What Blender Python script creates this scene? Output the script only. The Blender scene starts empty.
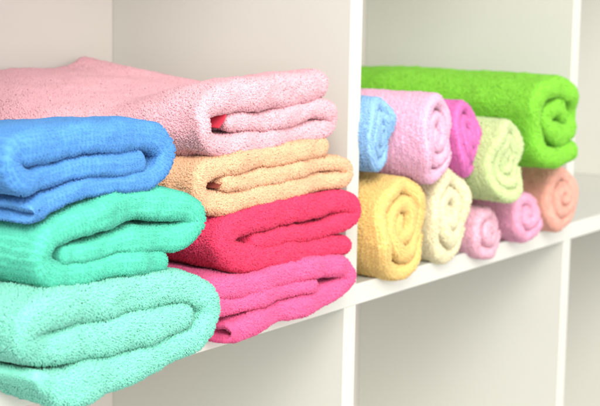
import bpy, math, random
import numpy as np
from mathutils import Vector, Matrix, noise
from mathutils.bvhtree import BVHTree
# ---------------------------------------------------------------- units: centimetres in the code, metres in Blender
S = 0.01
rng = np.random.default_rng(7)
scene = bpy.context.scene
C = scene.collection
T = 1.6                     # board thickness
W = 38.87                   # pitch of the compartments
D = 22.9                    # depth of the unit

# ---------------------------------------------------------------- camera
YAW, PITCH, ROLL = 0.97128626, 0.1426833, 0.01769429
FPX = 1469.5                # focal length in photo pixels (600 wide)
cy_, sy_ = math.cos(YAW), math.sin(YAW)
FW = np.array([sy_*math.cos(PITCH), cy_*math.cos(PITCH), -math.sin(PITCH)])
r0 = np.array([cy_, -sy_, 0.0]); u0 = np.cross(r0, FW)
RT = math.cos(ROLL)*r0 + math.sin(ROLL)*u0
UP = -math.sin(ROLL)*r0 + math.cos(ROLL)*u0
CAM = np.array([-90.3085, -57.5239, 23.2174])

def on_plane(px, py, Y):
    """(x, z) of a point of the front plane y = Y, measured from the photograph"""
    d = FW + RT*(px-300)/FPX - UP*(py-203)/FPX
    p = CAM + d*(Y-CAM[1])/d[1]
    return p[0], p[2], FPX/float((p-CAM) @ FW)

cd = bpy.data.cameras.new('camera'); cam = bpy.data.objects.new('camera', cd); C.objects.link(cam)
cd.sensor_width = 36; cd.lens = FPX/600*36; cd.clip_start = .05; cd.clip_end = 60
cam.matrix_world = Matrix(((RT[0], UP[0], -FW[0], CAM[0]*S), (RT[1], UP[1], -FW[1], CAM[1]*S),
                           (RT[2], UP[2], -FW[2], CAM[2]*S), (0, 0, 0, 1)))
cd.dof.use_dof = True; cd.dof.focus_distance = 0.88; cd.dof.aperture_fstop = 15.0
scene.camera = cam

# ---------------------------------------------------------------- materials
def lin(c):
    return tuple(((v/255)/12.92 if v/255 <= .04045 else ((v/255+.055)/1.055)**2.4) for v in c)

def laminate(name, col, rough=.38):
    m = bpy.data.materials.new(name); m.use_nodes = True
    nt = m.node_tree; b = nt.nodes['Principled BSDF']
    tc = nt.nodes.new('ShaderNodeTexCoord')
    n1 = nt.nodes.new('ShaderNodeTexNoise'); n1.inputs['Scale'].default_value = 6; n1.inputs['Detail'].default_value = 6
    n2 = nt.nodes.new('ShaderNodeTexNoise'); n2.inputs['Scale'].default_value = 700; n2.inputs['Detail'].default_value = 3
    nt.links.new(tc.outputs['Object'], n1.inputs['Vector']); nt.links.new(tc.outputs['Object'], n2.inputs['Vector'])
    r = nt.nodes.new('ShaderNodeValToRGB')
    r.color_ramp.elements[0].position = .3; r.color_ramp.elements[1].position = .7
    r.color_ramp.elements[0].color = (*[v*.965 for v in col], 1); r.color_ramp.elements[1].color = (*col, 1)
    nt.links.new(n1.outputs['Fac'], r.inputs['Fac']); nt.links.new(r.outputs['Color'], b.inputs['Base Color'])
    bp = nt.nodes.new('ShaderNodeBump'); bp.inputs['Strength'].default_value = .06; bp.inputs['Distance'].default_value = .0006
    nt.links.new(n2.outputs['Fac'], bp.inputs['Height']); nt.links.new(bp.outputs['Normal'], b.inputs['Normal'])
    b.inputs['Roughness'].default_value = rough; b.inputs['Specular IOR Level'].default_value = .35
    return m

def terry(name, rgb, fuzz=.2):
    """cotton: every loop a little lighter or darker, a soft sheen, light bleeding through the loops"""
    col = [min(.97, v**.84*1.05+.008) for v in lin(rgb)]      # colour of the yarn itself; the pile shades it
    m = bpy.data.materials.new(name); m.use_nodes = True
    nt = m.node_tree; b = nt.nodes['Principled BSDF']
    at = nt.nodes.new('ShaderNodeAttribute'); at.attribute_name = 'loop_tone'
    r = nt.nodes.new('ShaderNodeValToRGB')
    r.color_ramp.elements[0].position = 0; r.color_ramp.elements[1].position = 1
    lo = [v**1.05*.92 for v in col]; hi = [min(.98, v*1.06+.02) for v in col]
    r.color_ramp.elements[0].color = (*lo, 1); r.color_ramp.elements[1].color = (*hi, 1)
    nt.links.new(at.outputs['Fac'], r.inputs['Fac']); nt.links.new(r.outputs['Color'], b.inputs['Base Color'])
    b.inputs['Roughness'].default_value = .95; b.inputs['Specular IOR Level'].default_value = .12
    b.inputs['Sheen Weight'].default_value = fuzz; b.inputs['Sheen Roughness'].default_value = .45
    b.inputs['Sheen Tint'].default_value = (*[min(1, v*.8+.2) for v in col], 1)
    tr = nt.nodes.new('ShaderNodeBsdfTranslucent'); nt.links.new(r.outputs['Color'], tr.inputs['Color'])
    mx = nt.nodes.new('ShaderNodeMixShader'); mx.inputs[0].default_value = .12
    out = nt.nodes['Material Output']
    nt.links.new(b.outputs[0], mx.inputs[1]); nt.links.new(tr.outputs[0], mx.inputs[2]); nt.links.new(mx.outputs[0], out.inputs['Surface'])
    return m

# ---------------------------------------------------------------- the shelving unit
def board(name, parent, lo, hi, mat, bev=.08):
    import bmesh
    bm = bmesh.new()
    bmesh.ops.create_cube(bm, size=1)
    c = [(a+b)/2 for a, b in zip(lo, hi)]; d = [b-a for a, b in zip(lo, hi)]
    for v in bm.verts:
        v.co = Vector([v.co[i]*d[i]*S for i in range(3)])
    bmesh.ops.bevel(bm, geom=bm.edges[:], offset=bev*S, segments=3, affect='EDGES', profile=.6)
    me = bpy.data.meshes.new(name); bm.to_mesh(me); bm.free()
    for p in me.polygons: p.use_smooth = False
    me.materials.append(mat)
    o = bpy.data.objects.new(name, me); C.objects.link(o)
    o.location = Vector([v*S for v in c]); o.parent = parent
    return o

white = laminate('white_melamine', (.61, .612, .556))
inner = laminate('cream_melamine', (.6, .565, .52), .5)
unit = bpy.data.objects.new('shelving_unit', None); C.objects.link(unit)
unit['label'] = 'white open cube shelving unit holding the folded and rolled towels'
unit['category'] = 'shelving unit'
unit.location = (0, 0, 0)
X0, X1 = -W, 2*W+T
for k in (-1, 0, 1):                                     # the boards run through, the uprights butt between them
    board('shelf', unit, (X0, 0, k*W), (X1, D, k*W+T), white)
for k in (-1, 0, 1, 2):
    for r in (-1, 0):
        board('divider', unit, (k*W, .02, r*W+T+.003), (k*W+T, D, (r+1)*W-.003), white)
board('back_panel', unit, (X0, D+.01, -W), (X1, D+.5, W+T), inner, .03)

# ---------------------------------------------------------------- towels: a thick sheet that follows a folded path, run back into the shelf
def catmull(pts, step):
    pts = [np.array(p, float) for p in pts]
    P = [2*pts[0]-pts[1]] + pts + [2*pts[-1]-pts[-2]]
    out = []
    for i in range(1, len(P)-2):
        p0, p1, p2, p3 = P[i-1:i+3]
        n = max(2, int(np.linalg.norm((p2-p1)[:2])/step))
        for j in range(n):
            t = j/n
            out.append(.5*((2*p1)+(-p0+p2)*t+(2*p0-5*p1+4*p2-p3)*t*t+(-p0+3*p1-3*p2+p3)*t**3))
    out.append(pts[-1])
    return np.array(out)

def sheet(path, y0, depth, seed, wob=.3, ys=.55, yaw=0, pivot=None, extra=None, edge=.55, round_=.8, fine=.09, open_end=None, slim=.99, sq=.68, grooves=()):
    """path: rows of x, z, half thickness (cm) along the fold. Returns verts, quads, uv per vert"""
    q = catmull(path, .28)
    x, z, h = q[:, 0], q[:, 1], q[:, 2]*slim
    h = h*np.array([1+.16*noise.noise(Vector((a*.4, seed*9.1, b*.4))) for a, b in zip(x, z)])
    n = len(q)
    tx, tz = np.gradient(x), np.gradient(z)
    l = np.hypot(tx, tz); tx, tz = tx/l, tz/l
    s = np.concatenate([[0], np.cumsum(np.hypot(np.diff(x), np.diff(z)))])
    for g in grooves:                                    # stitched line across the cloth near its free end
        h = h*(1-.16*np.exp(-((s-(s[-1]-g))/.2)**2))
    # closed outline of section: up one side, round the end, back along the other
    cx, cz, hh, uu, ox, oz = [], [], [], [], [], []
    for i in range(n):
        cx.append(x[i]); cz.append(z[i]); hh.append(h[i]); uu.append(s[i]); ox.append(-tz[i]); oz.append(tx[i])
    CAP = [(math.cos(math.radians(a)), math.sin(math.radians(a))) for a in (60, 30, 0, -30, -60)]
    LIP = [(.35, .9), (.3, .5), (-2.2, 0), (.3, -.5), (.35, -.9)]      # two lips of an open fold with a hollow between
    for a, (c, d) in zip((60, 30, 0, -30, -60), LIP if open_end == 'end' else CAP):
        i = n-1
        cx.append(x[i]); cz.append(z[i]); hh.append(h[i]); uu.append(s[i]+h[i]*math.radians(90-a)); ox.append(-tz[i]*d+tx[i]*c); oz.append(tx[i]*d+tz[i]*c)
    for i in range(n-1, -1, -1):
        cx.append(x[i]); cz.append(z[i]); hh.append(h[i]); uu.append(s[i]); ox.append(tz[i]); oz.append(-tx[i])
    for c, d in (LIP if open_end == 'start' else CAP):
        i = 0; d = -d
        cx.append(x[i]); cz.append(z[i]); hh.append(h[i]); uu.append(-h[i]); ox.append(-tz[i]*d-tx[i]*c); oz.append(tx[i]*d-tz[i]*c)
    cx, cz, hh, uu, ox, oz = map(np.array, (cx, cz, hh, uu, ox, oz))
    m = len(cx)
    fr = np.array([edge*noise.noise(Vector((a*.35+seed*3.1, seed*7.7, b*.35))) for a, b in zip(cx, cz)])
    V, UV = [], []
    phis = [4, 12, 26, 42, 58, 74, 90]
    for ph in phis:
        c, d = math.cos(math.radians(ph)), math.sin(math.radians(ph))**sq
        V.append(np.stack([cx+ox*hh*d, y0+fr+hh*round_*(1-c), cz+oz*hh*d], 1)); UV.append(np.stack([uu, hh*math.radians(ph)], 1))
    yb = float(np.max(hh))*round_
    nb = int((depth-yb)/ys)
    for k in range(1, nb+1):
        t = k/nb; k2 = 1-(1-t)*1.0
        yy = y0+fr*(1-k2)+hh*round_+(depth-hh*round_)*k2
        V.append(np.stack([cx+ox*hh, yy, cz+oz*hh], 1)); UV.append(np.stack([uu, hh*1.57+(depth)*k2], 1))
    for ph in (60, 25):                                  # rounded at the back too
        c, d = math.cos(math.radians(ph)), math.sin(math.radians(ph))
        V.append(np.stack([cx+ox*hh*d, y0+depth+hh*.5*c, cz+oz*hh*d], 1)); UV.append(np.stack([uu, hh*1.57+depth+hh*c], 1))
    rows = len(V)
    V = np.concatenate(V); UV = np.concatenate(UV)
    F = []
    for r in range(rows-1):
        a = r*m; b = a+m
        for i in range(m):
            j = (i+1) % m
            F.append((a+i, a+j, b+j, b+i))
    # front and back caps: join the two sides of the outline
    nn = n
    for r, flip in ((0, False), (rows-1, True)):
        a = r*m
        ring = list(range(a, a+m))
        seqA = ring[m-3:]+ring[:n+3]           # from middle of start cap round to middle of end cap
        seqB = ring[n+2:m-2][::-1]
        L = min(len(seqA), len(seqB))
        for i in range(L-1):
            f = (seqA[i], seqB[i], seqB[i+1], seqA[i+1])
            if len(set(f)) < 4: continue
            F.append(f[::-1] if flip else f)
    # soft irregularity in space, so neighbouring layers stay together
    out = np.empty_like(V)
    for i, (a, b, c) in enumerate(V):
        p = Vector((a*.16+seed*5.3, b*.13, c*.22)); w1 = noise.noise_vector(p)
        p2 = Vector((a*.55+seed*2.3, b*.4, c*.55)); w2 = noise.noise_vector(p2)
        p3 = Vector((a*1.7, b*1.7+seed*1.3, c*1.7)); w3 = noise.noise_vector(p3)
        out[i] = (a+w1.x*wob+w2.x*wob*.35+w3.x*fine, b+w2.y*wob*.3+w3.y*fine, c+w1.z*wob*.8+w2.z*wob*.4+w3.z*fine)
    if extra is not None: out = extra(out)
    if yaw:
        c, d = math.cos(yaw), math.sin(yaw); px, py = pivot
        X = out[:, 0]-px; Y = out[:, 1]-py
        out[:, 0] = px+X*c-Y*d; out[:, 1] = py+X*d+Y*c
    return out, F, UV

towels = []
def towel(name, mat, V, F, UV, label, cat, group, style, hem=None, hem_mat=None):
    towels.append(dict(name=name, mat=mat, V=V, F=F, UV=UV, label=label, cat=cat, group=group, style=style, hem=hem, hem_mat=hem_mat))

def px_path(rows, y0):
    out = []
    for px, py, h in rows:
        x, z, k = on_plane(px, py, y0); out.append((x, z, h/k))
    return out

# style: pile length, loops per cm2, thickness, rib pitch across depth, rib pitch along fold, disorder
FLUFFY = dict(L=.155, n=150, r=.05, rv=0, ru=0, dis=.8)
SOFT = dict(L=.15, n=135, r=.047, rv=0, ru=0, dis=.6)
RIBBED = dict(L=.1, n=520, r=.031, rv=.25, ru=.27, dis=.12, cut=.6, cutu=.66)
ROLLSOFT = dict(L=.2, n=125, r=.045, rv=0, ru=0, dis=.9)
HEMPILE = dict(L=.09, n=220, r=.034, rv=0, ru=.14, dis=.1)
ROLLRIB = dict(L=.18, n=150, r=.042, rv=.46, ru=0, dis=.3, cut=.35)
GP = 'folded towels in the stack beside the upright'
GM = 'folded towels in the front stack'
GR = 'towels beside the far side of the upright'

# --- the far stack: pink, peach, raspberry, magenta
def pink_back(o):
    y = np.clip(o[:, 1]/22, 0, 1)**1.6
    top = np.clip((o[:, 2]-11.5)/4, 0, 1)
    y1 = np.clip(o[:, 1]/7, 0, 1); y1 = y1*y1*(3-2*y1)
    o[:, 2] += top*(-1.75*y1+y*(2.1*np.exp(-((o[:, 0]+4.0)/3.4)**2)+1.3*np.exp(-((o[:, 0]+12)/5)**2)))
    o[:, 0] -= 5*np.clip(o[:, 1]/22, 0, 1)*np.clip((-9-o[:, 0])/8, 0, 1)
    return o
def rest(o):
    # layers that hang over the front edge, but lie on the board behind it
    zm = o[:, 2].min()+.15; HI = 5.5
    lim = 1.64+np.minimum(0, (o[:, 1]+.1)*1.3)
    lim = np.maximum(lim, zm)
    f = (HI-lim)/(HI-zm)
    o[:, 2] = np.where(o[:, 2] < HI, HI-(HI-o[:, 2])*f, o[:, 2])
    return o
def blue_back(o):
    top = np.clip((o[:, 2]-9.5)/4, 0, 1); y = np.clip((o[:, 1]+2)/12, 0, 1)
    o[:, 2] -= 1.3*top*y
    return o
P_PINK = [(236,124,7.5),(265,124,9),(300,116,8.5),(320,111,8.5),(333,115,8.5),(333,126,8.5),(315,134,10),(280,141,10),(245,147,11),(222,148,11),(209,140,9),(206,124,9),(212,107,12),(235,98,15),(265,95,16),(300,91,17.5),(323,87,14)]
P_PEACH = [(229,184,6.5),(260,180,7),(300,171,7),(330,164,7),(346,168,7),(344,179,7.5),(320,184,8.5),(280,192,9.5),(245,200,10),(222,203,11),(207,196,10),(205,183,9),(212,172,9),(235,166,10),(270,159,10),(300,153,10),(325,148,8)]
P_RASP = [(257,243,6.5),(285,238,7.5),(315,231,8),(341,224,8.5),(356,213,8.5),(349,202,9),(320,205,11),(285,214,12.5),(255,220,13.5),(235,228,13),(226,242,13),(238,256,12.5),(265,259,13),(300,254,12),(325,248,10.5),(346,246,9)]
P_MAG = [(230,332,10.5),(260,321,11),(300,308,11),(334,294,10),(352,280,8.5),(343,267,9),(315,269,10.5),(285,277,11),(255,284,10.5),(225,287,11),(207,292,10),(205,303,9),(222,306,9),(255,299,8.5),(290,291,7),(312,286,5)]
def add(name, rows, y0, depth, seed, mat, label, cat, group, style, **k):
    hem = k.pop('hem', None); hm = k.pop('hem_mat', None)
    V, F, UV = sheet(px_path(rows, y0), y0, depth, seed, **k)
    towel(name, mat, V, F, UV, label, cat, group, style, hem, hm)

FOLD_STRIPS = {'pink_terry': ([(226,115,1.1),(224,120,1.1),(219,127,1.1)], -1.0, 'red_ribbon', (196,34,56), 'small crimson tag inside the fold'),
        'peach_terry': ([(223,180,.7),(221,184,.7),(217,188,.7)], -1.2, 'peach_fold_shade', (120,44,30), 'tiny dark red strip painted as the shade inside the fold')}  # peach: no tag, a dark strip that paints the shadow in the fold
add('folded_towel', P_PINK, -1.2, 22.3, 1, terry('pink_terry', (255,176,186)), 'pale pink fluffy folded towel on top of the stack beside the white upright', 'towel', GP, FLUFFY, extra=pink_back)
add('folded_towel', P_PEACH, -1.4, 22.0, 2, terry('peach_terry', (255,181,138)), 'peach orange folded towel between the pale pink and the raspberry red towels', 'towel', GP, FLUFFY)
add('folded_towel', P_RASP, -1.8, 22.0, 3, terry('raspberry_terry', (230,48,90)), 'raspberry red shaggy folded towel below the peach towel', 'towel', GP, FLUFFY)
add('folded_towel', P_MAG, -2.2, 22.0, 4, terry('bright_pink_terry', (242,86,142)), 'bright bubblegum pink folded towel lying on the shelf under the raspberry red one', 'towel', GP, SOFT, extra=rest, open_end='start', hem=('start', .5), hem_mat=terry('bright_pink_band', (230,80,134)))

# --- the near stack: blue, sea green, mint
P_BLUE = [(142,162,10),(110,165,12),(80,170,12.5),(50,178,12),(28,181,12),(13,171,12),(15,154,13),(40,147,17),(90,138,17),(130,136,15.5),(158,137,14),(171,151,13),(163,171,11),(140,180,10),(112,185,10),(90,190,10.5),(65,200,11),(45,208,11),(33,213,10)]
P_SEA = [(71,256,8.5),(95,251,10),(125,242,12),(155,240,13),(184,235,13),(197,220,13),(186,207,14.5),(150,205,16.5),(120,210,17),(95,218,16),(70,229,15),(51,241,13),(45,258,13),(56,275,14),(85,273,14),(115,265,13),(145,262,12.5),(166,262,12)]
P_MINT = [(184,318,13),(150,326,16),(110,338,17.5),(75,347,17.5),(48,350,17),(30,338,15),(34,321,16),(60,311,18.5),(100,305,19),(150,293,16.5),(182,288,15),(206,299,14),(210,320,13),(195,340,13),(165,355,16),(130,369,19),(98,381,20),(72,391,18),(52,386,11),(41,381,7)]
add('folded_towel', P_BLUE, -4.2, 22.5, 5, terry('blue_terry', (72,140,212)), 'cornflower blue folded towel on top of the near mint green stack', 'towel', GM, RIBBED, extra=blue_back, open_end='end', hem=('end', .7), hem_mat=terry('blue_band', (80,150,222)))
add('folded_towel', P_SEA, -4.4, 22.5, 6, terry('sea_green_terry', (74,196,164)), 'sea green folded towel in the middle of the near stack, under the blue one', 'towel', GM, RIBBED)
add('folded_towel', P_MINT, -4.8, 22.5, 7, terry('mint_terry', (122,216,190)), 'light mint fluffy folded towel at the bottom of the near stack, over the shelf edge', 'towel', GM, SOFT | dict(L=.19), extra=rest, grooves=(1.3, 2.3), hem=('end', 1.1), hem_mat=terry('mint_band', (128,228,200)))

# --- rolled towels: centre of the end (photo), width and height in cm, yaw, turns
def roll(cx, cy, w, h, y0, yaw, turns, start, seed, mat, label, style, depth=17, th=.48, turn=-1):
    x, z, k = on_plane(cx, cy, y0)
    w *= .99
    a, b = w/2-th, h/2-th
    pts = []
    N = int(turns*22)
    for i in range(N+1):
        t = i/22
        u = min(1, max(0, (t-.25)/.95)); drop = u*u*(3-2*u)+max(0, t-1.2)
        f = 1-drop*(2*th*1.05)/min(a, b)
        if f < .12: break
        an = math.radians(start)+turn*t*2*math.pi
        g = 1+.03*math.sin(3*an+seed)*(t > .9)+.03*math.sin(5*an+seed*2)*(t > 1.4)
        hh = th*min(1, .25+i*.19)                             # the free end is pressed flat against the roll
        g *= 1-(th-hh)/min(a, b)
        pts.append((x+a*f*g*math.cos(an), z+b*f*g*math.sin(an), hh))
    V, F, UV = sheet(pts, y0, depth, seed, wob=.14, yaw=math.radians(yaw), pivot=(x, y0), edge=.9, fine=.07, slim=.93, sq=.85, round_=1.0)
    towel('rolled_towel', mat, V, F, UV, label, 'towel', GR, style)
roll(405, 225, 8.3, 8.6, -1.4, 0, 3.2, 338, 11, terry('yellow_terry', (255,199,116)), 'yolk yellow rolled towel lying on the shelf right beside the upright', ROLLRIB, th=.62)
roll(452, 213, 7.2, 8.3, -1.0, 0, 3.3, 330, 12, terry('cream_terry', (255,228,184)), 'cream coloured rolled towel between the yellow roll and the small pink rolls', ROLLSOFT, th=.55)
roll(491, 230, 6.1, 4.8, -1.2, 0, 2.6, 345, 13, terry('light_pink_terry', (248,178,196)), 'small light pink rolled towel lying on the shelf beside the cream roll', ROLLSOFT, th=.48)
roll(529, 215, 5.6, 4.9, -1.6, 0, 2.5, 335, 14, terry('candy_pink_terry', (250,164,194)), 'small candy pink rolled towel lying on the shelf beside the salmon roll', ROLLSOFT, th=.55)
roll(564, 197, 7.0, 6.6, -1.6, 0, 2.7, 340, 15, terry('salmon_terry', (255,172,152)), 'salmon orange rolled towel at the far end of the row, under the green towel', ROLLSOFT, th=.6)
roll(381, 132, 5.1, 5.9, -.4, 5, 3.2, 330, 16, terry('sky_blue_terry', (140,190,238)), 'sky blue rolled towel resting on the yellow roll beside the upright', ROLLRIB, th=.37)
roll(439, 136, 6.2, 7.5, -2.2, 9, 3.5, 325, 17, terry('rose_terry', (243,180,206)), 'dusty rose rolled towel lying on top between the sky blue and the orchid rolls', ROLLRIB, th=.48)
roll(470, 136, 5.3, 6.6, -1.3, 5, 3.0, 340, 18, terry('orchid_terry', (220,104,176)), 'small orchid purple rolled towel squeezed between the dusty rose and the lime rolls', ROLLRIB, th=.4)
roll(510, 158, 7.0, 7.3, -2.9, 0, 3.3, 335, 19, terry('pale_lime_terry', (206,224,156)), 'pale lime rolled towel lying on the two small pink rolls', ROLLSOFT, th=.5)
P_GREEN = [(572,151,9),(558,158,10),(545,156,9),(541,142,9),(540,122,9.5),(541,104,9.5),(548,91,9.5),(560,87,9),(571,92,9),(576,103,9),(576,118,8.5),(572,130,9),(561,136,9.5),(552,128,8),(552,115,8),(561,107,8),(565,116,6)]
add('folded_towel', P_GREEN, -3.9, 24.5, 20, terry('vivid_green_terry', (124,208,48)), 'vivid grass green thick folded towel laid across the top of the rolls', 'towel', GR, FLUFFY | dict(L=.23))

# ---------------------------------------------------------------- which patches can be seen from around the camera (only those get pile)
allv, allf, off = [], [], 0
for t in towels:
    allv.append(t['V']); allf += [tuple(int(i)+off for i in f) for f in t['F']]; off += len(t['V'])
for lo, hi in (((X0, 0, 0), (X1, D, T)), ((0, 0, T), (T, D, W)), ((W, 0, T), (W+T, D, W))):
    b = np.array([[x, y, z] for x in (lo[0], hi[0]) for y in (lo[1], hi[1]) for z in (lo[2], hi[2])], float)
    allv.append(b); allf += [tuple(i+off for i in f) for f in ((0,1,3,2),(4,6,7,5),(0,4,5,1),(2,3,7,6),(0,2,6,4),(1,5,7,3))]; off += 8
bvh = BVHTree.FromPolygons([Vector(p) for p in np.concatenate(allv)], allf)
EYES = [CAM, CAM+RT*22, CAM-RT*22, CAM+UP*14]

def visible_faces(V, F):
    Q = np.array(F); P = V[Q]
    c = P.mean(1)
    nrm = np.cross(P[:, 2]-P[:, 0], P[:, 3]-P[:, 1]); ar = np.linalg.norm(nrm, axis=1)/2
    nrm = nrm/np.maximum(np.linalg.norm(nrm, axis=1), 1e-9)[:, None]
    vis = np.zeros(len(Q), bool)
    d = c-CAM; Z = d @ FW; px = 300+FPX*(d @ RT)/Z; py = 203-FPX*(d @ UP)/Z
    infr = (px > -60) & (px < 660) & (py > -40) & (py < 450)
    for i in np.nonzero(infr)[0]:
        o = Vector(c[i]+nrm[i]*.12)
        for e in EYES:
            dv = e-c[i]
            if dv @ nrm[i] < -.25*np.linalg.norm(dv): continue
            L = np.linalg.norm(dv); dd = Vector(dv/L)
            if bvh.ray_cast(o, dd, L)[0] is None: vis[i] = True; break
    # grow by one face so pile reaches into creases
    mark = np.zeros(len(V), bool); mark[Q[vis].ravel()] = True
    vis = mark[Q].any(1) & infr
    return Q, P, nrm, ar, vis

def build_mesh(name, V, quads, tris, mat, tone, loc, nor=None):
    me = bpy.data.meshes.new(name)
    nq, nt_ = len(quads), len(tris)
    me.vertices.add(len(V)); me.vertices.foreach_set('co', ((V-loc)*S).astype(np.float32).ravel())
    li = np.concatenate([np.asarray(quads, np.int32).ravel(), np.asarray(tris, np.int32).ravel()])
    me.loops.add(len(li)); me.loops.foreach_set('vertex_index', li)
    me.polygons.add(nq+nt_)
    ls = np.concatenate([np.arange(nq)*4, nq*4+np.arange(nt_)*3]).astype(np.int32)
    me.polygons.foreach_set('loop_start', ls)
    me.polygons.foreach_set('use_smooth', np.ones(nq+nt_, bool))
    at = me.attributes.new('loop_tone', 'FLOAT', 'POINT'); at.data.foreach_set('value', tone.astype(np.float32))
    me.update(calc_edges=True); me.validate()
    if nor is not None: me.normals_split_custom_set_from_vertices(nor.tolist())
    me.materials.append(mat)
    return me

def pile(V, Q, UV, P, nrm, ar, vn, mask, st):
    """short bent yarn loops scattered over the patches of one towel"""
    vi = np.nonzero(mask)[0]
    lam = ar[vi]*st['n']; cnt = np.floor(lam+rng.random(len(lam))).astype(int)
    fi = np.repeat(vi, cnt); k = len(fi)
    a, b = rng.random(k)[:, None], rng.random(k)[:, None]
    uq = UV[Q[fi]]; uv = uq[:, 0]*(1-a)*(1-b)+uq[:, 1]*a*(1-b)+uq[:, 2]*a*b+uq[:, 3]*(1-a)*b
    keep = np.ones(k, bool); uv = uv+rng.normal(size=uv.shape)*.022
    if st['ru']: keep &= np.abs(np.cos(np.pi*uv[:, 0]/st['ru'])) > st.get('cutu', .38)
    if st['rv']: keep &= np.abs(np.cos(np.pi*uv[:, 1]/st['rv'])) > st.get('cut', .3)
    keep |= uv[:, 0] < .05
    fi, a, b, uv = fi[keep], a[keep], b[keep], uv[keep]; k = len(fi)
    p = P[fi]; pos = p[:, 0]*(1-a)*(1-b)+p[:, 1]*a*(1-b)+p[:, 2]*a*b+p[:, 3]*(1-a)*b
    qn = vn[Q[fi]]; N = qn[:, 0]*(1-a)*(1-b)+qn[:, 1]*a*(1-b)+qn[:, 2]*a*b+qn[:, 3]*(1-a)*b
    N /= np.maximum(np.linalg.norm(N, axis=1), 1e-9)[:, None]
    clump = np.array([noise.noise(Vector((q[0]*1.1, q[1]*1.1, q[2]*1.1))) for q in pos])
    L = st['L']*(.8+.4*rng.random(k))*(1+.35*clump)
    dirn = rng.normal(size=(k, 3))*st['dis']*.55
    lay = np.stack([clump*1.2, np.full(k, -.15), -.35+.6*clump], 1)*st['dis']*.7
    D1 = N+dirn*.6; D1 /= np.linalg.norm(D1, axis=1)[:, None]
    D2 = N+dirn*1.5+lay; D2 /= np.linalg.norm(D2, axis=1)[:, None]
    up = np.where(np.abs(N[:, 2:3]) < .8, np.array([[0, 0, 1.]]), np.array([[1., 0, 0]]))
    A = np.cross(N, up); A /= np.linalg.norm(A, axis=1)[:, None]; B = np.cross(N, A)
    ph = rng.random(k)*6.28; r = st['r']*(.8+.4*rng.random(k))
    base = pos-N*.03; mid = pos+D1*(L*.62)[:, None]; top = mid+D2*(L*.38)[:, None]
    vs = np.empty((k, 7, 3)); vnr = np.empty((k, 7, 3))
    for j in range(3):
        an = ph+j*2.0944; o = A*np.cos(an)[:, None]+B*np.sin(an)[:, None]
        vs[:, j] = base+o*r[:, None]; vs[:, 3+j] = mid+o*(r*1.15)[:, None]
        vnr[:, j] = o*.25+N; vnr[:, 3+j] = o*.45+N
    vs[:, 6] = top; vnr[:, 6] = D2*.4+N
    vnr /= np.linalg.norm(vnr, axis=2)[:, :, None]
    tone = np.clip(.5+.18*rng.normal(size=k)+.14*clump, 0, 1)
    return vs.reshape(-1, 3), vnr.reshape(-1, 3), np.repeat(tone, 7), k

def pile_faces(n0, k):
    idx = n0+np.arange(k)[:, None]*7
    qd = np.concatenate([idx+np.array([[j, (j+1) % 3, 3+(j+1) % 3, 3+j]]) for j in range(3)])
    td = np.concatenate([idx+np.array([[3+j, 3+(j+1) % 3, 6]]) for j in range(3)])
    return qd, td

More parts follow.
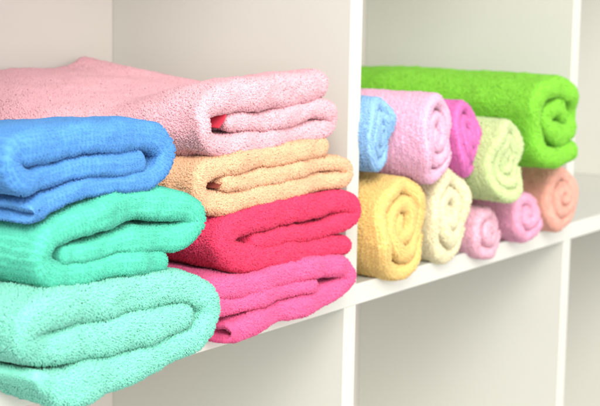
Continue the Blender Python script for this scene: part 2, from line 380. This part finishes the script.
for t in towels:
    V, F, UV, st = t['V'], t['F'], t['UV'], t['style']
    Q, P, nrm, ar, vis = visible_faces(V, F)
    umax = UV[:, 0].max(); hem_face = np.zeros(len(Q), bool)
    if t['hem']:
        side, wd = t['hem']; uf = UV[Q][:, :, 0].mean(1)
        hem_face = (uf > umax-wd-.4) if side == 'end' else (uf < wd)
    body_face = ~hem_face
    vn = np.zeros_like(V)
    for j in range(4): np.add.at(vn, Q[:, j], nrm*ar[:, None])
    vn /= np.maximum(np.linalg.norm(vn, axis=1), 1e-9)[:, None]
    PV, PN, PT, k = pile(V, Q, UV, P, nrm, ar, vn, vis & body_face, st)
    n0 = len(V); qd, td = pile_faces(n0, k)
    allV = np.concatenate([V, PV]); allT = np.concatenate([np.full(n0, .5), PT]); allN = np.concatenate([vn, PN])
    body_q = Q[~hem_face]
    loc = np.array([V[:, 0].mean(), V[:, 1].min(), V[:, 2].min()])
    if t['hem']:
        root = bpy.data.objects.new(t['name'], None); C.objects.link(root); root.location = Vector(loc*S)
        o = bpy.data.objects.new('terry_fabric', build_mesh('terry_fabric', allV, np.concatenate([body_q, qd]), td, t['mat'], allT, loc, allN))
        C.objects.link(o); o.parent = root
        hq = Q[hem_face]; used, inv = np.unique(hq.ravel(), return_inverse=True)
        hv = V[used]
        HV, HN, HT, hk = pile(V, Q, UV, P, nrm, ar, vn, vis & hem_face, HEMPILE)
        hq2, ht2 = pile_faces(len(hv), hk)
        h = bpy.data.objects.new('hem', build_mesh('hem', np.concatenate([hv, HV]), np.concatenate([inv.reshape(-1, 4), hq2]), ht2, t['hem_mat'],
                                                   np.concatenate([np.full(len(hv), .5), HT]), loc, np.concatenate([vn[used], HN])))
        C.objects.link(h); h.parent = root
    else:
        root = bpy.data.objects.new(t['name'], build_mesh(t['name'], allV, np.concatenate([body_q, qd]), td, t['mat'], allT, loc, allN))
        C.objects.link(root); root.location = Vector(loc*S)
    tg = FOLD_STRIPS.get(t['mat'].name)
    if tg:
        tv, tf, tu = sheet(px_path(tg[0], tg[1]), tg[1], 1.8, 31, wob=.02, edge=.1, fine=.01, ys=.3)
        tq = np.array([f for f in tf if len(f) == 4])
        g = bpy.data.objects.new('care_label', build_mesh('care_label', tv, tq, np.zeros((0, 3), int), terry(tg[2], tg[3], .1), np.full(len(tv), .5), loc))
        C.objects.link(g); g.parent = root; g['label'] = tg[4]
    root['label'] = t['label']; root['category'] = t['cat']; root['group'] = t['group']


# ---------------------------------------------------------------- light: two big soft boxes and a pale room all round
def area(name, loc, target, size, power, col):
    l = bpy.data.lights.new(name, 'AREA'); l.shape = 'RECTANGLE'; l.size, l.size_y = size; l.energy = power; l.color = col
    o = bpy.data.objects.new(name, l); C.objects.link(o)
    o.location = Vector(loc)*S; d = Vector(target)*S-o.location
    o.rotation_euler = d.to_track_quat('-Z', 'Y').to_euler()
    return o
area('key_softbox', (-285, -240, 270), (0, 0, 5), (1.9, 1.9), 178, (1, .972, .935))
area('fill_softbox', (-190, -360, 100), (10, 0, 5), (3.0, 2.4), 118, (1, .985, .96))
w = bpy.data.worlds.new('World'); scene.world = w; w.use_nodes = True
w.node_tree.nodes['Background'].inputs[0].default_value = (1, .975, .945, 1)
w.node_tree.nodes['Background'].inputs[1].default_value = 1.0
scene.view_settings.view_transform = 'Standard'; scene.view_settings.look = 'None'
scene.view_settings.exposure = 0; scene.view_settings.gamma = 1
